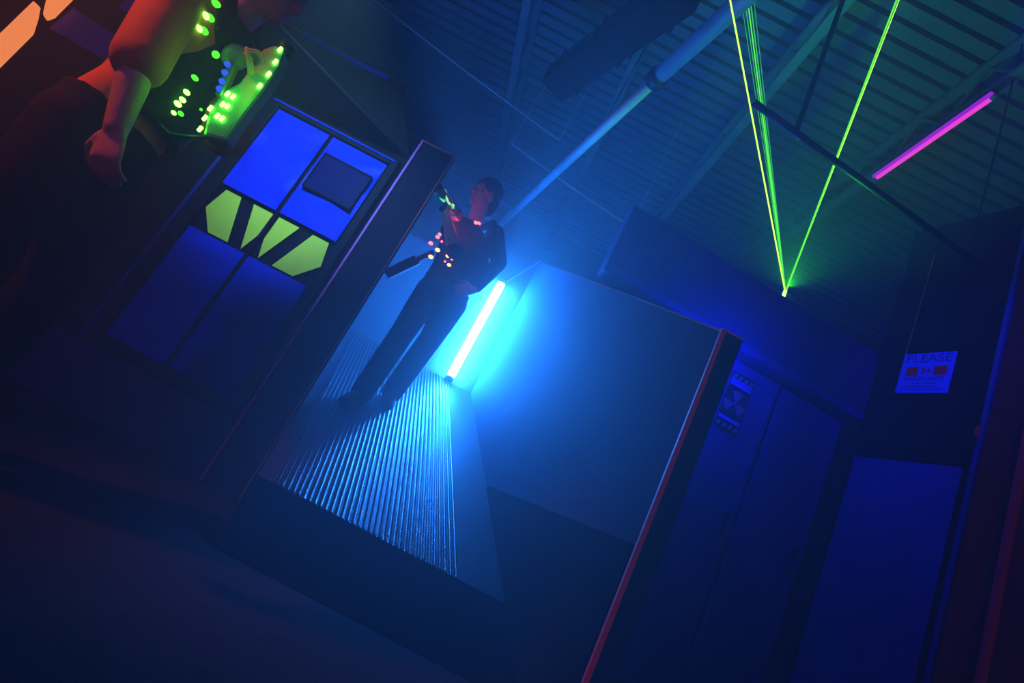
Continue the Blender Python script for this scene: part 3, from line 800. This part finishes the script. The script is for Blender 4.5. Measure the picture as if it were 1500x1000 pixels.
for h_, k_, f_ in ((hR, kR, fR), (hL, kL, fL)):
    b.limb([h_, h_.lerp(k_, .5), k_, k_.lerp(f_, .5), f_], [.098, .090, .076, .074, .070])
b.build('trousers', MT['trousers'], P2, remesh=.010, smooths=5)
for f_ in (fR, fL):
    b = MB(); shoe(b, f_, V(1, .05, 0), .0); b.build('shoe', MT['shoe'], P2, remesh=.008, smooths=2)
b = MB()
b.loft([(waist - V(0, 0, .06) + fw * .02, fw * .118, sdv * .150), (waist + V(0, 0, .06) + fw * .02, fw * .135, sdv * .165), (chest + fw * .02, fw * .135, sdv * .145),
        (chest + V(0, 0, .11) + fw * .01, fw * .135, sdv * .125), (neck - V(0, 0, .03), fw * .10, sdv * .11)], 24)
for s_ in (shR, shL):
    q = s_.lerp(neck, .45) + V(0, 0, .035)
    b.limb([q + fw * .10 - V(0, 0, .10), q + fw * .03, q - fw * .07 - V(0, 0, .03)], [.042, .044, .04])
vest2 = b.build('vest', MT['vestblack'], P2, remesh=.008, smooths=3)
bv = surf_bvh(vest2, shirt2)
for px, py, r, m in ((291.5, 42, .011, 'green'), (301, 23, .012, 'green'), (317, 7, .015, 'greendim'), (298, 45, .014, 'greendim'), (307, 26, .014, 'greendim'), (285, 114, .011, 'greendim'),
                     (273, 135, .010, 'green'), (260, 152, .011, 'green'), (267, 146, .010, 'green'), (254, 165, .008, 'green'), (264, 166, .010, 'greendim'), (294, 160, .006, 'greendim')):
    led(vest2, bv, px, py, r, GL[m], 1.36)
# round sensor dome at the front of the vest
p_, n_ = on_surf(bv, 345, 85, 1.45)
p_ = at(345, 84, 1.45)
MB().ball(p_, (.040, .03, .042), None, 18).build('sensor_dome', MT['clear'], vest2, smooth=True)
MB().ball(at(316, 80, 1.41), .011, seg=12).build('led', GL['greendim'], vest2, smooth=True)

# near phaser
ga = (ph1 - ph0).normalized(); nn = V(0, -1, 0); gs = ga.cross(nn).normalized(); gn = gs.cross(ga)
t = thing('phaser', 'near phaser with rows of green lights held upright by the left player', 'phaser', ph0)
yy = 1.40
def G(*p): return at(p[0], p[1], yy)
b = MB()
b.prism([G(*p) for p in ((296, 197), (330, 206), (356, 166), (386, 128), (408, 96), (417, 72), (404, 64), (384, 70), (372, 92), (350, 120), (326, 132), (306, 156))], (0, .055, 0))
b.build('shell', MT['clear'], t, bevel=.010)
MB().tube(G(410, 68) + V(0, .028, 0), G(418, 58) + V(0, .028, 0), .022, n=14).build('muzzle', MT['darkmetal'], t, smooth=True)
for px, py in ((411, 74), (404, 92), (394, 110), (381, 127), (334, 139), (342, 143), (327, 154), (334, 157), (319, 171), (326, 175), (309, 160), (301, 174), (294, 190)):
    c = G(px, py) - V(0, .004, 0)
    MB().box(c, (.0085, .008, .0175), (gs, nn, ga)).build('led', GL['green'], t, bevel=.002)
for px, py in ((333, 94), (329, 106), (325, 119), (321, 130)):
    c = at(px, py, 1.385)
    MB().ball(c, .0085, seg=12).build('indicator', GL['blueled'], t, smooth=True)
b = MB(); b.prism([at(px, py, 1.39) for px, py in ((314, 136), (322, 140), (345, 92), (337, 84))], (0, .03, 0)); b.build('display_arm', MT['plastic'], t, bevel=.004)
b = MB(); b.path([G(296, 195) + V(0, .02, 0), at(268, 200, 1.38), at(246, 196, 1.36), at(232, 182, 1.35)], .006, 8); b.build('cable', MT['darkmetal'], t, smooth=True)

# ------------------------------------------------------------------ lights
def light(kind, name, loc, col, e, target=None, **kw):
    d = bpy.data.lights.new(name, kind); d.color = col; d.energy = e
    for k, v in kw.items(): setattr(d, k, v)
    o = bpy.data.objects.new(name, d); COL.objects.link(o); o.location = loc
    if target is not None:
        o.rotation_euler = (Vector(target) - Vector(loc)).to_track_quat('-Z', 'Y').to_euler()
    return o
# stage spot above the frame onto the double door
light('SPOT', 'door_spot', (-1.2, 1.35, 2.10), (.24, .64, 1.), 190, (-1.42, 2.8, 1.72), spot_size=math.radians(58), spot_blend=1., shadow_soft_size=.04)
# red stage lamp on the near player; two red fills added behind the camera
light('SPOT', 'red_stage_lamp', (-2.4, .75, 2.2), (1., .15, .02), 130, (-1.32, 1.42, 1.1), spot_size=math.radians(40), spot_blend=.9, shadow_soft_size=.06)
light('POINT', 'red_fill_left', (-1.8, -1.0, 1.3), (1., .14, .06), 5, shadow_soft_size=.1)
light('POINT', 'red_fill_right', (1.7, -1.0, 1.3), (1., .08, .05), 9, shadow_soft_size=.1)
# blacklight wash, plus violet and blue fills added out of sight
light('POINT', 'violet_fill_behind', (-1.6, -1.0, 2.4), (.16, .03, 1.), 34, shadow_soft_size=.1)  # added behind the camera to bring out the violet tape
light('SPOT', 'blacklight_wash', (1.35, 1.6, 3.6), (.02, .008, 1.), 150, (2.38, 2.8, 2.4), spot_size=math.radians(36), spot_blend=1., shadow_soft_size=.08)
light('POINT', 'blue_fill_hidden', (1.13, 2.78, 1.86), (.0, .003, 1.), 14, shadow_soft_size=.03)  # added light without fixture, brightens door tops and bulkhead foot
light('AREA', 'blue_fill_up', (-.35, 5.5, 2.0), (.004, .15, 1.), 42, (.6, 4.6, 5.2), shape='DISK', size=.5)  # added unseen behind the end partition to light ceiling and haze
# glow of the vest lamps
q = chestA - V(.06, .33, 0)
light('POINT', 'vest_glow', q, (1., .04, .10), 1.2, shadow_soft_size=.05)
light('POINT', 'phaser_glow', at(352, 120, 1.33), (.10, 1., .02), .4, shadow_soft_size=.04)
light('SPOT', 'laser_aperture_glow', (lp.x, lp.y - .045, lp.z + .02), (.03, 1., .02), 50, lp + V(-.15, -.1, 1.), spot_size=math.radians(150), spot_blend=.5, shadow_soft_size=.004)
# laser light spilling into the haze
light('SPOT', 'laser_spill', (lp.x + .01, lp.y - .05, lp.z + .03), (.015, 1., .04), 45, at(1185, 0, 2.75), spot_size=math.radians(64), spot_blend=1., shadow_soft_size=.01)

# ------------------------------------------------------------------ haze
w = bpy.data.worlds.new('world'); S.world = w; w.use_nodes = True
nt = w.node_tree; nt.nodes.clear()
o = nt.nodes.new('ShaderNodeOutputWorld'); bg = nt.nodes.new('ShaderNodeBackground'); bg.inputs[0].default_value = (0, 0, 0, 1)
vs = nt.nodes.new('ShaderNodeVolumeScatter'); vs.inputs['Density'].default_value = .08; vs.inputs['Anisotropy'].default_value = .5
vs.inputs['Color'].default_value = (1, 1, 1, 1)
nt.links.new(bg.outputs[0], o.inputs['Surface']); nt.links.new(vs.outputs[0], o.inputs['Volume'])
S.cycles.max_bounces = 6; S.cycles.volume_bounces = 0; S.cycles.diffuse_bounces = 3
S.view_settings.view_transform = 'Standard'; S.view_settings.look = 'None'; S.view_settings.gamma = 1; S.view_settings.exposure = 0
S.view_settings.use_curve_mapping = False
